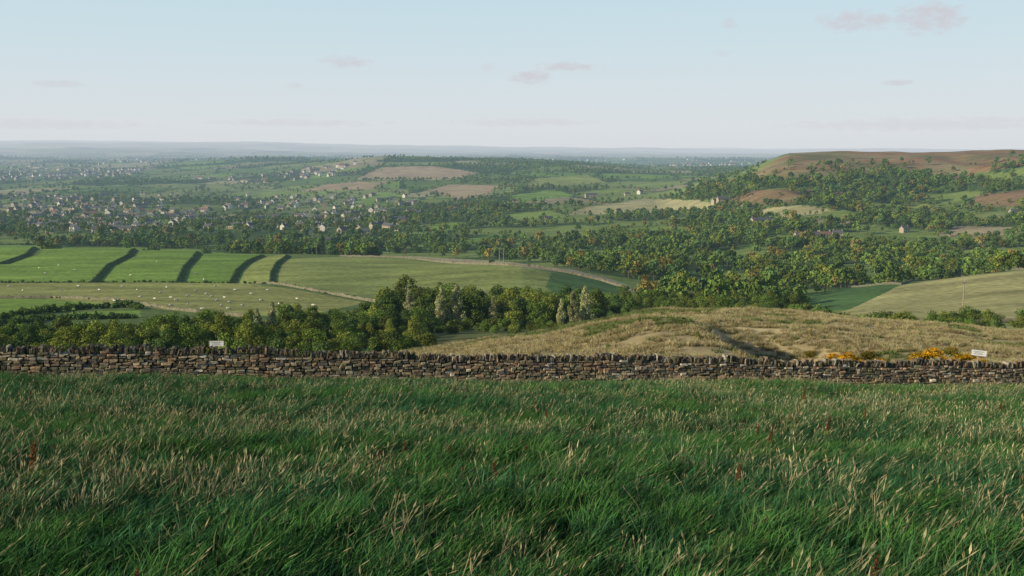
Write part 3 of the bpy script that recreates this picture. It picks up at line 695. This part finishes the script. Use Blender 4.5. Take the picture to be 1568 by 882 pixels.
# ------------------------------------------------------------------ houses
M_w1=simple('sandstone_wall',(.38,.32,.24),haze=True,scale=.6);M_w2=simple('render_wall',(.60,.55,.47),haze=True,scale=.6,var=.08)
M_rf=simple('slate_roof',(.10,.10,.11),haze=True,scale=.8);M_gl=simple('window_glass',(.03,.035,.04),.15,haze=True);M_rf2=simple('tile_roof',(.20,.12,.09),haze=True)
def house_mesh(nm,L,W,hh,rh,wall,roof,storeys=2,chim=2):
    b=MB();x,y=L/2,W/2
    b.add([(-x,-y,-2),(x,-y,-2),(x,y,-2),(-x,y,-2),(-x,-y,hh),(x,-y,hh),(x,y,hh),(-x,y,hh),(-x,0,hh+rh),(x,0,hh+rh)],
          [(0,1,5,4),(2,3,7,6),(1,2,6,9,5),(3,0,4,8,7)],0)
    o=.35;t=.18;k=rh/y
    for s in(-1,1):
        v=[(-x-o,s*(y+o),hh-o*k+.05),(x+o,s*(y+o),hh-o*k+.05),(x+o,0,hh+rh+.05),(-x-o,0,hh+rh+.05)]
        v2=[(p[0],p[1],p[2]+t) for p in v];b.add(v+v2,[(0,1,2,3),(4,5,6,7),(0,1,5,4),(1,2,6,5),(3,0,4,7)],1)
    for c in range(chim):
        cx=(x-.6)*(1 if c else -1);box(b,(cx,0,hh+rh+.5),(.8,.6,1.6),0);tube(b,[(cx,0,hh+rh+1.3),(cx,0,hh+rh+1.7)],[.14,.12],6,1)
    nw=max(2,int(L/3))
    for s in(-1,1):
        for st in range(storeys):
            for i in range(nw):
                wx_=-x+(i+.5)*L/nw
                door=(st==0 and i==nw//2)
                if door: box(b,(wx_,s*(y+.03),1.05),(1.,.1,2.1),2)
                else: box(b,(wx_,s*(y+.03),1.6+2.6*st),(1.2,.1,1.3),2);box(b,(wx_,s*(y+.06),.87+2.6*st),(1.4,.16,.12),0)
    return b.mesh(nm,[wall,roof,M_gl])
hm=[house_mesh('h1',10,7,5,2.6,M_w1,M_rf),house_mesh('h2',8,7,5,2.6,M_w2,M_rf),house_mesh('h3',22,7.5,5,2.5,M_w1,M_rf),house_mesh('h4',12,8,5.2,3,M_w2,M_rf2),house_mesh('h5',9,6.5,3,2.4,M_w1,M_rf2,1,1)]
def put_house(u,r_,k,ym=600,rz=None,s=1.,nm='stone_house'):
    x_,y_=hit(u,r_,ym);o=link(bpy.data.objects.new(nm,hm[k]));o.location=(x_,y_,gz(x_,y_)+.1);o.rotation_euler=(0,0,rng.random()*3.14 if rz is None else rz);o.scale=(s,s,s)
for i in range(330):
    u=rng.choice([rng.uniform(-20,640),rng.normal(300,90),rng.normal(120,70),rng.normal(90,60),rng.normal(520,60)]);r_=rng.uniform(304,360)-rng.random()*8
    if u<-40 or u>660: continue
    put_house(u,r_,rng.choice(5,p=[.33,.25,.18,.1,.14]),800,s=rng.uniform(.95,1.2))
for u,r_,k,rz,s in [(1110,310,2,.2,1.),(1095,312,0,.5,.9),(1235,368,2,.1,1.),(1262,367,3,.1,.9),(1282,364,0,-.2,.9),(1250,372,4,.1,.9),(1165,344,2,.3,1.),(1385,356,0,.4,.8),(1552,330,0,.2,.9),(640,330,1,.1,1.1),(838,340,0,.5,1.),(905,302,2,.2,1.1),(960,300,0,.2,1.),(980,297,3,.9,1.),(700,318,0,.1,1.1),(300,338,2,.1,1.5),(270,336,2,.3,1.3),(330,344,2,.05,1.4),(560,360,0,.2,1.),(485,372,0,.2,1.),(500,374,2,.2,1.)]:
    put_house(u,r_,k,500,rz,s,'farmhouse')
C_h=coll('town_house_kinds',[bpy.data.objects.new('town_house_'+'abcd'[i],hm[i]) for i in range(4)])
X,Y=[],[]
for i in range(1700):
    if i<1300: u=rng.uniform(-40,560);yy=rng.choice([rng.uniform(2400,5000),rng.uniform(3000,9000)])
    else: u=rng.choice([rng.normal(1110,50),rng.normal(850,180)]);yy=rng.uniform(5000,10000)
    a_=(u-784)/F
    if vnoise(np.array([a_*yy/700]),np.array([yy/700]),91)[0]<.5: continue
    X.append(a_*yy);Y.append(yy)
scat_xy('distant_town',np.array(X),np.array(Y),rng.uniform(.9,1.8,len(X)),rng.integers(0,4,len(X)),C_h)
# ------------------------------------------------------------------ poles and signs
M_wood=simple('pole_wood',(.30,.25,.19),haze=True,scale=5);M_white=simple('white_paint',(.80,.80,.78),.5,.04,8);M_txt=simple('sign_lettering',(.10,.14,.18),.5,.1,8);M_cer=simple('insulator',(.45,.40,.36),.3,.1,8,True)
def pole(nm,u,Y_,h,kind):
    b=MB();x_,y_=at(u,Y_)
    xs=(-1.1,1.1) if kind=='h' else (0,)
    for q in xs: tube(b,[(q,0,-1),(q,0,h*.5),(q,0,h)],[.19,.165,.13],8,0)
    box(b,(0,-.2,h-.5),(3.6 if kind=='h' else 2.4,.14,.18),0)
    if kind=='h': box(b,(0,-.2,h-2.4),(2.4,.12,.14),0)
    for q in(-.9,0,.9): tube(b,[(q,-.2,h-.41),(q,-.2,h-.25),(q,-.2,h-.12)],[.05,.09,.04],6,1)
    o=link(bpy.data.objects.new(nm,b.mesh(nm,[M_wood,M_cer])));o.location=(x_,y_,gz(x_,y_));o.rotation_euler=(0,0,.2)
pole('utility_pole',768,500,10,'h');pole('utility_pole',1476,262,9.5,'s');pole('utility_pole',560,700,10,'s');pole('utility_pole',486,720,10,'s')
def sign(nm,x_,y_,zt,w,h,rz,tilt,ph,pedge=0.):
    b=MB();box(b,(0,0,0),(w,.025,h),0)
    for s in(-1,1): box(b,(s*(w/2+.006),0,0),(.02,.04,h+.03),1);box(b,(0,0,s*(h/2+.006)),(w+.03,.04,.02),1)
    for i,(lw,lz) in enumerate(((.7,.22),(.5,0),(.62,-.22))): box(b,(-.03*w,-.0155,lz*h),(w*lw,.006,h*.07),2)
    o1=bpy.data.objects.new('board',b.mesh('board',[M_white,M_wood,M_txt]))
    b=MB();box(b,(pedge,.05,-ph/2+h*.2),(.075,.07,ph),0);box(b,(pedge,.05,h*.2+.01),(.09,.085,.02),0)
    o2=bpy.data.objects.new('post',b.mesh('post',[M_wood]))
    e=link(bpy.data.objects.new(nm,None));e.location=(x_,y_,zt);e.rotation_euler=(0,0,rz)
    for o in(o1,o2): link(o);o.parent=e
    o1.rotation_euler=(0,tilt,0)
x_=(328-784)/F*41*1.01;y_=ywall(x_)+.5;sign('footpath_sign',x_*y_/41,y_,gl(x_/wdir[0])+1.47,.62,.24,.1,.0,1.6)
x_=(1486-784)/F*51.5*1.01;yy=ywall(x_)+.5;sign('access_sign',x_,yy,gl(x_/wdir[0])+1.70,.78,.30,-.1,.10,2.,.0)
# ------------------------------------------------------------------ sun + sky
AZ=math.radians(-114);EL=math.radians(20)
sd=Vector((math.sin(AZ)*math.cos(EL),math.cos(AZ)*math.cos(EL),math.sin(EL)))
L=bpy.data.lights.new('sun','SUN');L.energy=5;L.angle=math.radians(.5);L.color=(1,.86,.60)
lo=link(bpy.data.objects.new('sun',L));lo.rotation_euler=sd.to_track_quat('Z','Y').to_euler()
w=bpy.data.worlds.new('World');scene.world=w;w.use_nodes=True;ns=w.node_tree.nodes;ls=w.node_tree.links;ns.clear()
w.cycles.sampling_method='NONE'
out=N(ns,'ShaderNodeOutputWorld');bg=N(ns,'ShaderNodeBackground');STR=.115;bg.inputs[1].default_value=STR
sky=N(ns,'ShaderNodeTexSky',sky_type='NISHITA');sky.sun_disc=False;sky.sun_elevation=EL;sky.sun_rotation=AZ%(2*math.pi);sky.air_density=1;sky.dust_density=1;sky.ozone_density=2
tc=N(ns,'ShaderNodeTexCoord');sx=N(ns,'ShaderNodeSeparateXYZ');ls.new(tc.outputs['Generated'],sx.inputs[0])
def MM(op,a,b=None,c=None,clamp=False):
    n=N(ns,'ShaderNodeMath',operation=op);n.use_clamp=clamp
    for i,v in enumerate((a,b,c)):
        if v is None: continue
        if isinstance(v,(int,float)): n.inputs[i].default_value=v
        else: ls.new(v,n.inputs[i])
    return n.outputs[0]
el=MM('ARCSINE',sx.outputs[2]);az=MM('ARCTAN2',sx.outputs[0],sx.outputs[1])
rp=N(ns,'ShaderNodeValToRGB');e_=MM('DIVIDE',el,math.radians(12));ls.new(e_,rp.inputs[0])
cr_=rp.color_ramp;cr_.elements[0].color=(.70,.735,.77,1);cr_.elements[1].color=(.50,.70,.80,1)
for p,c in((.12,(.71,.75,.79,1)),(.35,(.66,.755,.80,1)),(.7,(.575,.735,.81,1))):
    k=cr_.elements.new(p);k.color=c
hz=N(ns,'ShaderNodeVectorMath',operation='SCALE');ls.new(rp.outputs[0],hz.inputs[0]);hz.inputs['Scale'].default_value=1/STR
fac=N(ns,'ShaderNodeMapRange');ls.new(el,fac.inputs[0]);fac.inputs[1].default_value=math.radians(9);fac.inputs[2].default_value=math.radians(32);fac.inputs[3].default_value=.94;fac.inputs[4].default_value=.0
mx=N(ns,'ShaderNodeMix',data_type='RGBA');ls.new(fac.outputs[0],mx.inputs[0]);ls.new(sky.outputs[0],mx.inputs[6]);ls.new(hz.outputs[0],mx.inputs[7])
cb=N(ns,'ShaderNodeCombineXYZ');ls.new(az,cb.inputs[0]);ls.new(MM('MULTIPLY',el,2.2),cb.inputs[1])
nz=N(ns,'ShaderNodeTexNoise');nz.inputs['Scale'].default_value=70;nz.inputs['Detail'].default_value=6;nz.inputs['Roughness'].default_value=.62;ls.new(cb.outputs[0],nz.inputs['Vector'])
nzc=MM('MULTIPLY',MM('SUBTRACT',nz.outputs[0],.5),3.4)
tot=None
clouds=[(1310,32,50,16,.9),(1425,27,46,25,1.),(530,95,34,10,.8),(812,118,34,12,.9),(868,102,44,8,.85),(1118,37,12,8,.5),(1105,81,16,6,.4),(1372,127,27,5,.7),(90,129,34,6,.5),(447,131,16,5,.4),(745,103,11,7,.4),(60,190,130,8,.35),(450,188,120,6,.4),(800,187,120,7,.35),(1420,190,190,10,.4)]
for u,r_,a_,b__,s in clouds:
    X0=(u-784)/F;bb=(441-r_)/F;dy=cp+bb*sp;dz=-sp+bb*cp
    A_=math.atan2(X0,dy);E_=math.atan2(dz,math.hypot(X0,dy))
    d1=MM('DIVIDE',MM('SUBTRACT',az,A_),a_/F*1.1);d2=MM('DIVIDE',MM('SUBTRACT',el,E_),b__/F)
    d=MM('ADD',MM('MULTIPLY',d1,d1),MM('MULTIPLY',d2,d2))
    v=MM('SUBTRACT',MM('ADD',1.05,nzc),d)
    v=MM('MULTIPLY',MM('MULTIPLY',v,.9,clamp=True),s)
    tot=v if tot is None else MM('MAXIMUM',tot,v)
mc=N(ns,'ShaderNodeMix',data_type='RGBA');ls.new(MM('MULTIPLY',tot,.85),mc.inputs[0]);ls.new(mx.outputs[2],mc.inputs[6])
mc.inputs[7].default_value=(.61,.60,.65,1)
mc.inputs[7].default_value=(.61/STR,.60/STR,.65/STR,1)
ls.new(mc.outputs[2],bg.inputs[0]);ls.new(bg.outputs[0],out.inputs[0])
# ------------------------------------------------------------------ camera
cam=bpy.data.cameras.new('camera');cam.sensor_width=36;cam.lens=36*F/1568;cam.clip_start=.1;cam.clip_end=120000
co=link(bpy.data.objects.new('camera',cam));co.location=(0,0,0);co.rotation_euler=(math.pi/2-PITCH,0,0);scene.camera=co
scene.view_settings.view_transform='Standard';scene.view_settings.look='None';scene.view_settings.exposure=0
